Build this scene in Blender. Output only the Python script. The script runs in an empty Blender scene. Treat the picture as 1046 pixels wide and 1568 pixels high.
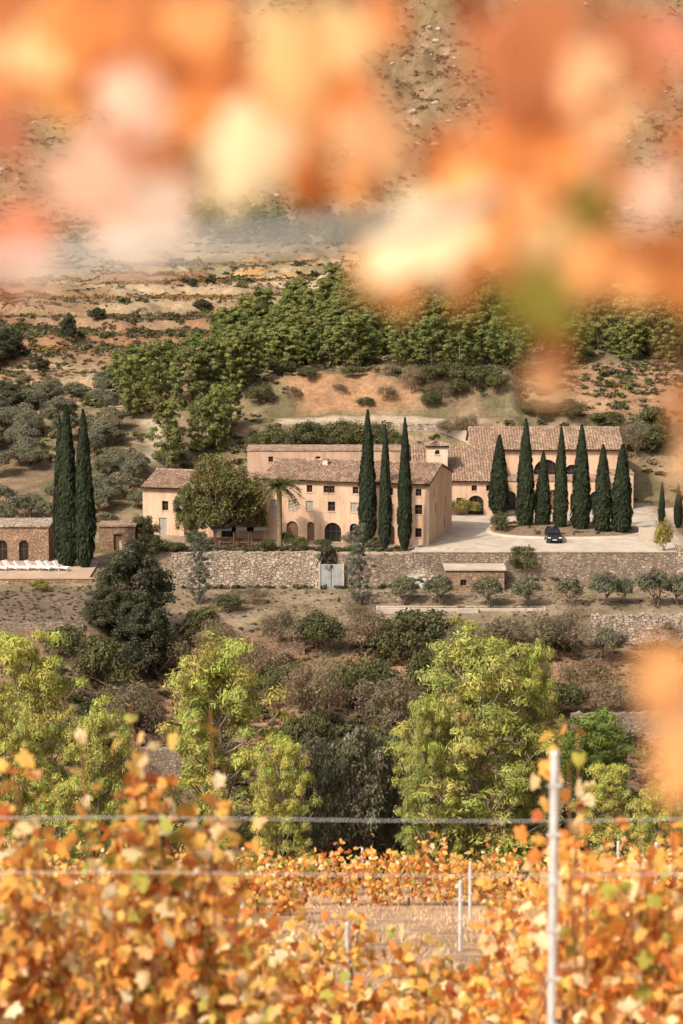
import bpy, math, numpy as np
from mathutils import Vector, Matrix
rng=np.random.default_rng(7)
scene=bpy.context.scene
CAMZ=44.0; PITCH=math.radians(8); cp,sp=math.cos(PITCH),math.sin(PITCH)
# ---------------------------------------------------------------- survey helpers
def ray(u,v):
    a=(u-523)/3700.; b=-(v-784)/3700.
    return a, cp+b*sp, -sp+b*cp
def on_plane(u,v,Y):
    dx,dy,dz=ray(u,v); t=Y/dy
    return dx*t,Y,CAMZ+dz*t
# ---------------------------------------------------------------- noise
def _h(ix,iy):
    n=(ix.astype(np.int64)*374761393+iy.astype(np.int64)*668265263)&0x7fffffff
    n=((n^(n>>13))*1274126177)&0x7fffffff
    return ((n^(n>>16))&0xffff)/65535.
def vnoise(x,y):
    x=np.asarray(x,float);y=np.asarray(y,float)
    ix=np.floor(x);iy=np.floor(y);fx=x-ix;fy=y-iy
    fx=fx*fx*(3-2*fx);fy=fy*fy*(3-2*fy)
    a=_h(ix,iy);b=_h(ix+1,iy);c=_h(ix,iy+1);d=_h(ix+1,iy+1)
    return (a*(1-fx)+b*fx)*(1-fy)+(c*(1-fx)+d*fx)*fy
def fbm(x,y,o=4):
    s=0;a=.5
    for i in range(o):
        s=s+a*vnoise(x*2**i+17.3*i,y*2**i+9.1*i);a*=.5
    return s/(1-.5**o)
def ss(t): t=np.clip(t,0,1); return t*t*(3-2*t)
# ---------------------------------------------------------------- terrain height
FR=[(-60,57.1),(0,41.8),(48,29.56),(56,26),(80,16),(110,5),(160,-13)]
BK=[(470,21),(560,24.5),(640,32),(720,57),(800,100),(1100,235),(1260,250)]
CE=FR+[(190,-18),(205,-17),(230,-12.8),(258,-7.2),(266,-5),(269,-4.7),(278.9,-4.0),(279.2,0),(321,0),(326,2.5),(332,6),(338,9.4),(342,9.9),(349,15),(385,16),(430,19)]+BK
LE=FR+[(190,-19),(215,-14.5),(235,-8),(249,-4.2),(250,-3.1),(264,-1.3),(264.4,-.75),(276,-.7),(284,-.1),(300,.6),(342,9),(375,13.5),(400,16)]+BK
RI=FR+[(190,-18),(205,-17),(230,-13),(256,-8.4),(262.3,-7.5),(262.8,-4.7),(269,-4.2),(278.9,-3.4),(279.2,0),(323,0),(330,2.5),(342,8),(352,12),(385,16),(430,19.5)]+BK
def prof(P,y): return np.interp(y,[p[0] for p in P],[p[1] for p in P])
def Hf(x,y):
    x=np.asarray(x,float);y=np.asarray(y,float)
    wl=ss((-20-x)/7.);wr=ss((x-24)/3.)
    z=prof(LE,y)*wl+prof(RI,y)*wr+prof(CE,y)*(1-wl-wr)
    z=z+(1-wr)*ss((x-5)/4)*np.interp(y,[262,268,278.9,279.0],[0,.5,1.,0])
    amp=np.interp(y,[0,50,60,110,190,258,264,321,326,342,380,560,640,800,1200],[.06,.08,.6,1,1.4,.9,.04,.04,.5,.7,1.2,2.5,6,14,22])
    z=z+amp*(fbm(x/18+3,y/18,4)-.5)*2
    ban=np.interp(y,[340,344,352,358],[0,1,1,0]);z=z+ban*((fbm(x/5+3,y/9,3)-.5)*2.6+(fbm(x/1.3,y/14,2)-.5)*.5)
    mount=np.interp(y,[600,760],[0,1])
    z=z+mount*(fbm(x/7+3,y/7,3)-.5)*3
    tw=ss((-2-x+.12*(y-380))/10)*np.interp(y,[352,372,600,640],[0,1,1,0])
    h=1.7; q=z/h+.5*fbm(x/30,y/60,2); q0=.5*fbm(x/30,y/60,2);f=q-np.floor(q); zt=(np.floor(q)+ss((f-.72)/.28)-q0)*h
    return z*(1-tw)+zt*tw
def at(u,v,tmin=150,tmax=1250):
    dx,dy,dz=ray(u,v); t=np.linspace(tmin,tmax,5500)
    d=(CAMZ+dz*t)-Hf(dx*t,dy*t); i=np.argmax(d<0)
    if d[i]>=0: i=len(t)-1
    return dx*t[i],dy*t[i],float(Hf(dx*t[i],dy*t[i])),t[i]
# ---------------------------------------------------------------- materials
def nt(name):
    m=bpy.data.materials.new(name);m.use_nodes=True;n=m.node_tree;n.nodes.clear();return m,n
def N(n,t,**k):
    a=n.nodes.new(t)
    for kk,vv in k.items(): setattr(a,kk,vv)
    return a
def ramp(n,stops):
    r=N(n,'ShaderNodeValToRGB');e=r.color_ramp.elements
    while len(e)<len(stops): e.new(.5)
    for i,(p,c) in enumerate(stops): e[i].position=p;e[i].color=(*c,1)
    return r
def mixc(n,fac,a,b,bt='MIX'):
    m=N(n,'ShaderNodeMix',data_type='RGBA',blend_type=bt)
    for s,v in ((m.inputs[0],fac),(m.inputs[6],a),(m.inputs[7],b)):
        if hasattr(v,'is_linked'): n.links.new(v,s)
        elif isinstance(v,(int,float)): s.default_value=v
        else: s.default_value=(*v,1)
    return m.outputs[2]
def noise(n,scale,detail=5,rough=.6,vec=None):
    t=N(n,'ShaderNodeTexNoise');t.inputs['Scale'].default_value=scale;t.inputs['Detail'].default_value=detail;t.inputs['Roughness'].default_value=rough
    if vec is None: vec=coords(n)
    n.links.new(vec,t.inputs['Vector']);return t.outputs['Fac']
def coords(n,scale=None):
    t=N(n,'ShaderNodeTexCoord')
    if scale is None: return t.outputs['Object']
    m=N(n,'ShaderNodeMapping');m.inputs['Scale'].default_value=scale;n.links.new(t.outputs['Object'],m.inputs['Vector']);return m.outputs['Vector']
def finish(n,col,rough=.85,bump=None,bs=.5,bd=.05,spec=.2,metal=0):
    b=N(n,'ShaderNodeBsdfPrincipled');o=N(n,'ShaderNodeOutputMaterial')
    if hasattr(col,'is_linked'): n.links.new(col,b.inputs['Base Color'])
    else: b.inputs['Base Color'].default_value=(*col,1)
    b.inputs['Roughness'].default_value=rough;b.inputs['Specular IOR Level'].default_value=spec;b.inputs['Metallic'].default_value=metal
    if bump is not None:
        p=N(n,'ShaderNodeBump');p.inputs['Strength'].default_value=bs;p.inputs['Distance'].default_value=bd
        n.links.new(bump,p.inputs['Height']);n.links.new(p.outputs[0],b.inputs['Normal'])
    n.links.new(b.outputs[0],o.inputs[0]);return b
def plain(name,c,rough=.7,var=.25,sc=1.5,metal=0,spec=.3):
    m,n=nt(name);f=noise(n,sc)
    r=ramp(n,[(.3,[x*(1-var) for x in c]),(.7,[min(1,x*(1+var)) for x in c])]);n.links.new(f,r.inputs[0])
    finish(n,r.outputs[0],rough,f,.3,.02,spec,metal);return m
def attr(n):
    a=N(n,'ShaderNodeAttribute');a.attribute_name='Col';return a.outputs['Color']
def foliage(name,trans=.3,sat=(1,1,1)):
    m,n=nt(name);c=attr(n)
    oi=N(n,'ShaderNodeObjectInfo');r=ramp(n,[(0,(.88,.92,.92)),(1,(1.12,1.08,1.0))]);n.links.new(oi.outputs['Random'],r.inputs[0])
    c=mixc(n,1.,c,r.outputs[0],'MULTIPLY')
    d=N(n,'ShaderNodeBsdfPrincipled');d.inputs['Roughness'].default_value=.75;d.inputs['Specular IOR Level'].default_value=.15
    n.links.new(c,d.inputs['Base Color'])
    t=N(n,'ShaderNodeBsdfTranslucent');n.links.new(c,t.inputs[0])
    mx=N(n,'ShaderNodeMixShader');mx.inputs[0].default_value=trans
    n.links.new(d.outputs[0],mx.inputs[1]);n.links.new(t.outputs[0],mx.inputs[2])
    o=N(n,'ShaderNodeOutputMaterial');n.links.new(mx.outputs[0],o.inputs[0]);return m
M={}
M['fol']=foliage('foliage',.37)
M['leaf']=foliage('vine_leaf',.45)
def bark():
    m,n=nt('bark');f=noise(n,4,6,.7,coords(n,(1,1,.25)))
    r=ramp(n,[(.3,(.6,.6,.6)),(.7,(1.5,1.5,1.5))]);n.links.new(f,r.inputs[0])
    finish(n,mixc(n,1.,attr(n),r.outputs[0],'MULTIPLY'),.9,f,.6,.05);return m
M['bark']=bark()
def terr():
    m,n=nt('ground_soil_and_grass')
    f1=noise(n,.35,8,.7);f2=noise(n,2.2,8,.75)
    r1=ramp(n,[(.3,(.62,.6,.58)),(.5,(.98,.97,.95)),(.72,(1.4,1.36,1.28))]);n.links.new(f1,r1.inputs[0])
    r2=ramp(n,[(.32,(.55,.55,.55)),(.5,(1,1,1)),(.7,(1.45,1.42,1.36))]);n.links.new(f2,r2.inputs[0])
    c=mixc(n,1.,attr(n),r1.outputs[0],'MULTIPLY');c=mixc(n,.85,c,r2.outputs[0],'MULTIPLY')
    finish(n,c,.95,f2,.9,.25,.1);return m
M['ter']=terr()
def stone(name,cols,scale=2.4,mortar=(.2,.15,.11)):
    m,n=nt(name);v=coords(n,(1,1,1.5))
    w=N(n,'ShaderNodeTexNoise');w.inputs['Scale'].default_value=3;n.links.new(v,w.inputs['Vector'])
    vv=mixc(n,.08,v,w.outputs['Color'],'ADD')
    a=N(n,'ShaderNodeTexVoronoi');a.inputs['Scale'].default_value=scale;n.links.new(vv,a.inputs['Vector'])
    e=N(n,'ShaderNodeTexVoronoi',feature='DISTANCE_TO_EDGE');e.inputs['Scale'].default_value=scale;n.links.new(vv,e.inputs['Vector'])
    s=N(n,'ShaderNodeSeparateColor');n.links.new(a.outputs['Color'],s.inputs[0])
    r=ramp(n,[(i/(len(cols)-1),c) for i,c in enumerate(cols)]);n.links.new(s.outputs[0],r.inputs[0])
    er=ramp(n,[(.02,(0,0,0)),(.09,(1,1,1))]);n.links.new(e.outputs['Distance'],er.inputs[0])
    st=noise(n,.5,5,.7);sr=ramp(n,[(.3,(.65,.63,.6)),(.7,(1.15,1.12,1.08))]);n.links.new(st,sr.inputs[0])
    c=mixc(n,er.outputs[0],mortar,r.outputs[0]);c=mixc(n,1.,c,sr.outputs[0],'MULTIPLY')
    finish(n,c,.95,er.outputs[0],.8,.08,.1);return m
M['stone']=stone('dry_stone',[(.2,.15,.12),(.36,.28,.21),(.27,.2,.15),(.46,.37,.29)])
M['stoneL']=stone('pale_stone',[(.33,.26,.2),(.52,.42,.33),(.4,.31,.24),(.62,.52,.42)],2.2,(.16,.12,.09))
M['stoneB']=stone('brown_stone',[(.28,.17,.11),(.42,.27,.18),(.33,.21,.14),(.5,.35,.25)],3.0,(.24,.16,.11))
def plaster(name,c):
    m,n=nt(name);f=noise(n,.4,7,.7,coords(n,(1,1,.3)));g=noise(n,5,5,.7);s=noise(n,1.6,5,.75,coords(n,(1,1,.12)))
    r=ramp(n,[(.28,[c[0]*.66,c[1]*.64,c[2]*.64]),(.48,c),(.75,[min(1,x*1.18) for x in c])]);n.links.new(f,r.inputs[0])
    r2=ramp(n,[(.3,(.85,.84,.82)),(.65,(1.06,1.06,1.06))]);n.links.new(g,r2.inputs[0])
    r3=ramp(n,[(.36,(.8,.77,.74)),(.52,(1.03,1.03,1.03))]);n.links.new(s,r3.inputs[0])
    cc=mixc(n,1.,r.outputs[0],r2.outputs[0],'MULTIPLY');cc=mixc(n,.8,cc,r3.outputs[0],'MULTIPLY')
    finish(n,cc,.9,g,.3,.02,.1);return m
M['pl']=plaster('ochre_plaster',(.63,.425,.29))
M['pl2']=plaster('rose_plaster',(.5,.335,.235))
M['pl3']=plaster('cream_plaster',(.68,.52,.39))
def tile():
    m,n=nt('clay_roof_tiles')
    v=N(n,'ShaderNodeTexVoronoi');v.inputs['Scale'].default_value=1.;n.links.new(coords(n,(4.5,3,3)),v.inputs['Vector'])
    s=N(n,'ShaderNodeSeparateColor');n.links.new(v.outputs['Color'],s.inputs[0])
    r=ramp(n,[(0,(.19,.12,.085)),(.35,(.29,.19,.13)),(.7,(.35,.235,.165)),(1,(.46,.34,.25))]);n.links.new(s.outputs[0],r.inputs[0])
    f=noise(n,.5,6,.7);r2=ramp(n,[(.3,(.7,.7,.7)),(.7,(1.15,1.12,1.1))]);n.links.new(f,r2.inputs[0])
    finish(n,mixc(n,1.,r.outputs[0],r2.outputs[0],'MULTIPLY'),.9,None,spec=.1);return m
M['tile']=tile()
M['glass']=plain('dark_glass',(.02,.018,.017),.25,.3,1,0,.5)
M['shut']=plain('pale_shutter',(.34,.3,.25),.7,.15)
M['wood']=plain('weathered_wood',(.17,.09,.05),.8,.3,3)
M['frame']=plain('window_frame',(.15,.09,.06),.7,.2)
M['conc']=plain('pale_concrete',(.46,.375,.295),.9,.2,.5)
M['deck']=plain('terracotta_paving',(.42,.29,.2),.9,.2,.7)
M['metal']=plain('galvanised_metal',(.62,.6,.57),.5,.2,8,.3)
M['gate']=plain('grey_gate_metal',(.34,.34,.33),.6,.2,1)
M['white']=plain('white_fabric',(.85,.82,.78),.8,.05)
M['car']=plain('black_car_paint',(.02,.02,.024),.2,.1,1,.3,.6)
M['rub']=plain('rubber',(.015,.015,.015),.8,.1)
M['lamp']=plain('headlamp',(.6,.6,.62),.2,.1,1,0,.6)
M['water']=plain('pool_water',(.12,.2,.18),.08,.2,.8,0,.5)
M['soil']=plain('bed_soil',(.2,.13,.085),.95,.35,2)
M['rock']=plain('limestone_rock',(.36,.31,.25),.95,.3,.6)
M['awn']=plain('dark_canvas',(.05,.04,.035),.8,.2)
M['pale']=plain('pale_haze_cane',(.5,.48,.44),.8,.1)  # grey of the haze band, put into the cane's colour
# ---------------------------------------------------------------- mesh building
def obj(name,me,loc=(0,0,0),rz=0,parent=None,scale=(1,1,1)):
    o=bpy.data.objects.new(name,me);scene.collection.objects.link(o)
    o.location=loc;o.rotation_euler=(0,0,rz);o.scale=scale
    if parent: o.parent=parent
    return o
def empty(name,loc,rz=0):
    o=bpy.data.objects.new(name,None);scene.collection.objects.link(o);o.location=loc;o.rotation_euler=(0,0,rz);o.empty_display_size=.5;return o
def mesh_np(name,parts,mats,smooth=False):
    """parts: (V,F,C,mat)"""
    me=bpy.data.meshes.new(name)
    V=np.concatenate([p[0] for p in parts]);C=np.concatenate([np.broadcast_to(p[2],(len(p[0]),3)) for p in parts])
    loops=[];starts=[];mi=[];off=0;ls=0
    for v,f,c,m in parts:
        k=f.shape[1];loops.append((f+off).ravel());starts.append(ls+np.arange(len(f))*k);mi.append(np.full(len(f),m));ls+=f.size;off+=len(v)
    loops=np.concatenate(loops).astype(np.int32);starts=np.concatenate(starts).astype(np.int32);mi=np.concatenate(mi).astype(np.int32)
    me.vertices.add(len(V));me.vertices.foreach_set('co',V.astype(np.float32).ravel())
    me.loops.add(len(loops));me.loops.foreach_set('vertex_index',loops)
    me.polygons.add(len(starts));me.polygons.foreach_set('loop_start',starts);me.polygons.foreach_set('material_index',mi)
    if smooth: me.polygons.foreach_set('use_smooth',np.ones(len(starts),bool))
    me.update(calc_edges=True)
    a=me.color_attributes.new('Col','FLOAT_COLOR','POINT')
    a.data.foreach_set('color',np.concatenate([np.clip(C,0,1),np.ones((len(C),1))],1).astype(np.float32).ravel())
    for m in mats: me.materials.append(M[m])
    return me
def unit(a): return a/np.maximum(np.linalg.norm(a,axis=-1,keepdims=True),1e-9)
def rdir(n,r): return unit(r.normal(size=(n,3)))
def cards(c,nrm,s,col,r,asp=.55,tang=None):
    n=len(c);t=rdir(n,r) if tang is None else tang
    t=unit(t-nrm*np.sum(t*nrm,1,keepdims=True));b=np.cross(nrm,t)
    s=np.broadcast_to(s,(n,))[:,None]
    V=np.stack([c+t*s,c+b*s*asp,c-t*s,c-b*s*asp],1).reshape(-1,3)
    F=np.arange(4*n).reshape(n,4)
    return V,F,np.repeat(col,4,0)
def puffs(C,R,n,size,col,r,sq=.75,cv=.3,asp=.55,low=-.5,rj=.75):
    k=len(C);d=rdir(k*n,r);d[:,2]=np.where(d[:,2]<low,-d[:,2],d[:,2])
    c=np.repeat(C,n,0);rad=np.repeat(R,n)[:,None]
    p=c+d*rad*(r.uniform(.35,1.05,(k*n,1)))*np.array([1,1,sq])
    nn=unit(d+rj*rdir(k*n,r))
    pc=np.repeat(r.uniform(1-cv,1+cv,(k,1)),n,0)*r.uniform(.65,1.35,(k*n,1))
    cc=np.asarray(col)[None]*pc; cc=cc*(1+np.repeat(r.normal(0,.06,(k,3)),n,0))
    return (*cards(p,nn,size*r.uniform(.6,1.4,k*n),cc,r,asp),0)
def tube(P,R,col,sides=7,mat=1):
    P=np.asarray(P,float);R=np.asarray(R,float);n=len(P)
    T=unit(np.gradient(P,axis=0));ref=np.array([0,0,1.]) if abs(T[0,2])<.9 else np.array([1.,0,0])
    A=unit(np.cross(T,ref));B=np.cross(T,A);th=np.linspace(0,2*np.pi,sides,endpoint=False)
    V=(P[:,None]+R[:,None,None]*(A[:,None]*np.cos(th)[None,:,None]+B[:,None]*np.sin(th)[None,:,None])).reshape(-1,3)
    i=np.arange(n-1)[:,None]*sides;j=np.arange(sides)[None];j2=(j+1)%sides
    F=np.stack([i+j,i+j2,i+sides+j2,i+sides+j],-1).reshape(-1,4)
    return V,F,np.array([col]),mat
def bez(a,b,bend,r,n=7):
    a=np.array(a,float);b=np.array(b,float);m=(a+b)/2+bend
    t=np.linspace(0,1,n)[:,None];return (1-t)**2*a+2*t*(1-t)*m+t*t*b
BK_=(.19,.13,.09)
def pine(seed,H=18,W=13,nb=58,pp=4,n=175,size=.2,col=(.44,.42,.12),base=.08,rp=.088,bark=(.26,.2,.15),asp=.28):
    r=np.random.default_rng(seed);P=[]
    lean=r.normal(0,.025,2)*H
    tr=bez((0,0,-1),(lean[0],lean[1],H*.9),np.array([r.normal(0,.03)*H,r.normal(0,.03)*H,0]),r,10)
    P.append(tube(tr,np.linspace(.022*H,.004*H,10),bark))
    C=[];R=[];lob=r.uniform(0,6.28,3)
    for i in range(nb):
        f=base+(1-base)*((i+.5)/nb)**.9
        hh=f*H; x=(f-base)/(1-base); w=W/2*(np.sqrt(max(0,1-(x-.35)**2/.47)) if x>.35 else (.62+.38*x/.35))
        th=i*2.399+r.normal(0,.4);w*=r.uniform(.7,1.08)*(1+.1*np.sin(2*th+lob[0]+4*x)+.08*np.sin(3*th+lob[1]-6*x))
        j=min(9,int(max(0,(hh/H-.12))/.9*9));s=tr[j]
        e=np.array([s[0]+np.cos(th)*w*.86,s[1]+np.sin(th)*w*.86,hh])
        e[2]=min(e[2],H*.96)
        lp=bez(s,e,np.array([0,0,-.03*H]),r,6);P.append(tube(lp,np.linspace(.006*H,.002*H,6),bark,5))
        for q in range(pp):
            t=1-.25*q*r.uniform(.6,1.2);pt=s+(e-s)*max(t,.2)
            C.append(pt+r.normal(0,.04,3)*W*np.array([1,1,.7])+[0,0,.02*H]);R.append(W*rp*r.uniform(.6,1.35))
    C.append(np.array([tr[-1][0],tr[-1][1],H*.94]));R.append(W*rp)
    P.append(puffs(np.array(C),np.array(R),n,size,col,r,.68,.2,asp,-.25,.45))
    return P
def roundtree(seed,H,W,th=.3,k=45,n=150,size=.16,col=(.08,.09,.05),rp=.14,trunks=1,cv=.25,sq=.85,asp=.5,bark=BK_,dn=.35):
    r=np.random.default_rng(seed);P=[];C=[];R=[]
    for t in range(trunks):
        a=r.uniform(0,6.28);o=np.array([np.cos(a),np.sin(a),0])*W*.04*(trunks>1)
        top=np.array([np.cos(a)*W*.12,np.sin(a)*W*.12,H*max(th,.12)*1.3])
        tr=bez(o+[0,0,-.5],top,r.normal(0,.03,3)*H,r,6);P.append(tube(tr,np.linspace(.035*H,.02*H,6)/math.sqrt(trunks),bark))
        for i in range(k//trunks):
            d=rdir(1,r)[0];d[2]=abs(d[2])*(1+dn)-dn;d=d/np.linalg.norm(d)
            q=r.uniform(.45,.9)*(1+.12*np.sin(3*np.arctan2(d[1],d[0])+seed))
            c=np.array([d[0]*W/2*q,d[1]*W/2*q,H*(th+1)/2+d[2]*H*(1-th)/2*q])
            C.append(c);R.append(W*rp*r.uniform(.7,1.3))
            if i%3==0: P.append(tube(bez(top,c,r.normal(0,.02,3)*W,r,5),np.linspace(.012*H,.004*H,5),bark,5))
    P.append(puffs(np.array(C),np.array(R),n,size,col,r,sq,cv,asp,-.6));return P
def cypress(seed,H=14,W=1.9,n=7000,col=(.037,.046,.024)):
    r=np.random.default_rng(seed)
    def pr(f): return np.clip(np.minimum(1,(f*7)**.6)*np.clip((1-f)/.62,0,1)**.62,0,1)
    f=r.uniform(.015,1,n)**.9;th=r.uniform(0,6.283,n)
    lump=1+.28*(fbm(th*1.6+seed,f*11,3)-.5)*2
    rad=W/2*pr(f)*lump*r.uniform(.8,1.1,n)
    p=np.stack([np.cos(th)*rad,np.sin(th)*rad,f*H],1)
    nn=unit(np.stack([np.cos(th),np.sin(th),.25+0*th],1)+.5*rdir(n,r))
    tg=unit(np.array([0,0,1.])+.35*rdir(n,r))
    cc=np.array(col)[None]*(r.uniform(.55,1.6,(n,1)))*(.75+.5*(lump[:,None]-.7)/.6)
    P=[(*cards(p,nn,.3*r.uniform(.6,1.3,n),cc,r,.36,tg),0)]
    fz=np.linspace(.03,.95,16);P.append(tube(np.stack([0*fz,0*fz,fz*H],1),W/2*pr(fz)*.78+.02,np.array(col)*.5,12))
    P.append(tube([(0,0,-.5),(0,0,H*.15)],[.16,.14],BK_));return P
def shrub(seed,k=7,n=12,size=.22,col=(1,1,1)):
    r=np.random.default_rng(seed);d=rdir(k,r);d[:,2]=np.abs(d[:,2])*.7
    C=d*np.array([.6,.6,.55])*r.uniform(.5,1,(k,1));C[:,2]+=.15
    V,F,c,m=puffs(C,np.full(k,.42),n,size,(.7,.7,.7),r,.8,.25,.55,-.4);return V,F,c
def scatter(name,temps,pos,scale,cols,mat='fol',zs=None,tilt=0):
    parts=[];n=len(pos);w=rng.integers(0,len(temps),n);ang=rng.uniform(0,6.283,n)
    for i,(V,F,c) in enumerate(temps):
        I=np.where(w==i)[0]
        if not len(I): continue
        ca,sa=np.cos(ang[I]),np.sin(ang[I])
        X=V[None,:,0]*ca[:,None]-V[None,:,1]*sa[:,None];Y=V[None,:,0]*sa[:,None]+V[None,:,1]*ca[:,None]
        s=scale[I][:,None];zz=s if zs is None else zs[I][:,None]
        W=np.stack([X*s,Y*s,V[None,:,2]*zz],-1)+pos[I][:,None]
        FF=(F[None]+(np.arange(len(I))*len(V))[:,None,None]).reshape(-1,F.shape[1])
        CC=(c[None]*cols[I][:,None]).reshape(-1,3)
        parts.append((W.reshape(-1,3),FF,CC,0))
    return obj(name,mesh_np(name,parts,[mat]))
class MB:
    def __init__(s): s.V=[];s.F=[];s.m=[]
    def add(s,V,F,m=0,T=None):
        o=len(s.V)
        for v in V:
            v=Vector(v);s.V.append(tuple(T@v) if T else tuple(v))
        for f in F: s.F.append(tuple(i+o for i in f));s.m.append(m)
    def box(s,x0,x1,y0,y1,z0,z1,m=0,T=None):
        s.add([(x0,y0,z0),(x1,y0,z0),(x1,y1,z0),(x0,y1,z0),(x0,y0,z1),(x1,y0,z1),(x1,y1,z1),(x0,y1,z1)],
              [(0,3,2,1),(4,5,6,7),(0,1,5,4),(1,2,6,5),(2,3,7,6),(3,0,4,7)],m,T)
    def make(s,name,mats,parent=None,loc=(0,0,0),rz=0,bevel=0,smooth=False):
        me=bpy.data.meshes.new(name);me.from_pydata(s.V,[],s.F)
        for x in mats: me.materials.append(M[x])
        me.polygons.foreach_set('material_index',s.m)
        if smooth: me.polygons.foreach_set('use_smooth',[True]*len(s.F))
        me.update();o=obj(name,me,loc,rz,parent)
        if bevel:
            b=o.modifiers.new('bevel','BEVEL');b.width=bevel;b.segments=2
        return o
def wall(W,G,L,z0,z1,ops,T,t=.35,mat=0):
    """wall face in local xz plane, outside is -y. ops: (xc,zb,w,h,arch,kind)"""
    xs=sorted({0,L}|{o[0]-o[2]/2 for o in ops}|{o[0]+o[2]/2 for o in ops});zs=sorted({z0,z1}|{o[1] for o in ops}|{o[1]+o[3] for o in ops})
    for i in range(len(xs)-1):
        for j in range(len(zs)-1):
            cx=(xs[i]+xs[i+1])/2;cz=(zs[j]+zs[j+1])/2
            if any(abs(cx-o[0])<o[2]/2 and o[1]<cz<o[1]+o[3] for o in ops): continue
            W.add([(xs[i],0,zs[j]),(xs[i+1],0,zs[j]),(xs[i+1],0,zs[j+1]),(xs[i],0,zs[j+1])],[(0,1,2,3)],mat,T)
    for xc,zb,w,h,arch,kind in ops:
        a,b=xc-w/2,xc+w/2;top=zb+h
        W.add([(a,0,zb),(a,0,top),(a,t,top),(a,t,zb),(b,0,zb),(b,0,top),(b,t,top),(b,t,zb)],[(0,1,2,3),(4,7,6,5),(0,3,7,4),(1,5,6,2)],mat,T)
        if arch:
            r=w/2;zc=top-min(r,h*.6);rz=top-zc
            for sgn in (-1,1):
                pts=[(xc+sgn*r*math.cos(q),0,zc+rz*math.sin(q)) for q in np.linspace(0,math.pi/2,8)]
                cor=(xc+sgn*r,0,top)
                for k in range(7): W.add([pts[k],pts[k+1],cor],[(0,1,2)],mat,T)
                for k in range(7):
                    p,q=pts[k],pts[k+1];W.add([p,q,(q[0],t,q[2]),(p[0],t,p[2])],[(0,1,2,3)],mat,T)
        if kind=='s':
            G.box(a+.01,xc-.012,t-.22,t-.16,zb+.01,top-.01,1,T);G.box(xc+.012,b-.01,t-.22,t-.16,zb+.01,top-.01,1,T)
        elif kind=='d': G.box(a+.01,b-.01,t-.1,t-.04,zb,top-.01,2,T)
        else:
            G.add([(a,t-.02,zb),(b,t-.02,zb),(b,t-.02,top),(a,t-.02,top)],[(0,1,2,3)],0,T)
            nm=max(1,int(w/1.0))
            for k in range(1,nm+1):
                xx=a+w*k/(nm+1);G.box(xx-.02,xx+.02,t-.08,t-.03,zb+.05,top-.05,3,T)
            G.box(a,b,t-.085,t-.025,zb+h*.55-.02,zb+h*.55+.02,3,T)
            G.box(a,a+.05,t-.09,t-.022,zb,top,3,T);G.box(b-.05,b,t-.09,t-.022,zb,top,3,T)
        if zb>.6: W.box(a-.08,b+.08,-.07,-.003,zb-.1,zb-.002,mat,T)
def roofp(R,p0,p1,p2,p3,per=.36):
    """eave left,eave right,ridge right,ridge left"""
    p0,p1,p2,p3=[np.array(p,float) for p in (p0,p1,p2,p3)]
    nrm=np.cross(p1-p0,p3-p0);nrm=nrm/np.linalg.norm(nrm)
    L=np.linalg.norm(p1-p0);S=np.linalg.norm(p3-p0);nc=max(8,int(L/per)*4);nr=max(3,int(S/.45))
    V=[];F=[]
    for j in range(nr):
        for e in (0,1):
            t=(j+e)/nr
            for i in range(nc+1):
                s=i/nc;p=(p0*(1-s)+p1*s)*(1-t)+(p3*(1-s)+p2*s)*t
                h=.11*abs(math.sin(math.pi*i/4))+(.05 if e==0 else 0)+.05*math.sin(s*L*.5+t*3)*math.sin(s*L*.17)
                V.append(p+nrm*h)
    k=nc+1
    for j in range(nr*2-1):
        for i in range(nc): F.append((j*k+i,j*k+i+1,(j+1)*k+i+1,(j+1)*k+i))
    R.add(V,F,0)
    q=[p-nrm*.14 for p in (p0,p1,p2,p3)];top=[p-nrm*.06 for p in (p0,p1,p2,p3)]
    R.add([*q,*top],[(0,3,2,1),(0,1,5,4),(1,2,6,5),(2,3,7,6),(3,0,4,7)],1)
def ridge(R,a,b,r=.14):
    V,F,_,_=tube([a,b],[r,r],(0,0,0),8);R.add(V.tolist(),F.tolist(),0)
RZ=lambda d:Matrix.Rotation(math.radians(d),4,'Z')
TR=lambda x,y,z=0:Matrix.Translation((x,y,z))
def block(W,G,x0,x1,y0,y1,z0,z1,front=(),right=(),left=(),back=(),mat=0):
    wall(W,G,x1-x0,z0,z1,list(front),TR(x0,y0),mat=mat)
    wall(W,G,y1-y0,z0,z1,list(right),TR(x1,y0)@RZ(90),mat=mat)
    wall(W,G,x1-x0,z0,z1,list(back),TR(x1,y1)@RZ(180),mat=mat)
    wall(W,G,y1-y0,z0,z1,list(left),TR(x0,y1)@RZ(-90),mat=mat)
def gables(W,x0,x1,y0,y1,z,zr,mat=0,ym=None):
    ym=(y0+y1)/2 if ym is None else ym
    W.add([(x1,y0,z),(x1,y1,z),(x1,ym,zr)],[(0,1,2)],mat);W.add([(x0,y0,z),(x0,y1,z),(x0,ym,zr)],[(0,2,1)],mat)
def gableroof(R,x0,x1,y0,y1,z,zr,o=.45):
    ym=(y0+y1)/2;sl=(zr-z)/(ym-y0);e=z-o*sl+.12;rr=zr+.12
    roofp(R,(x0-o*.5,y0-o,e),(x1+o*.5,y0-o,e),(x1+o*.5,ym,rr),(x0-o*.5,ym,rr))
    roofp(R,(x1+o*.5,y1+o,e),(x0-o*.5,y1+o,e),(x0-o*.5,ym,rr),(x1+o*.5,ym,rr))
    ridge(R,(x0-o*.5,ym,rr+.05),(x1+o*.5,ym,rr+.05))
GM=['glass','shut','wood','frame']
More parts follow.
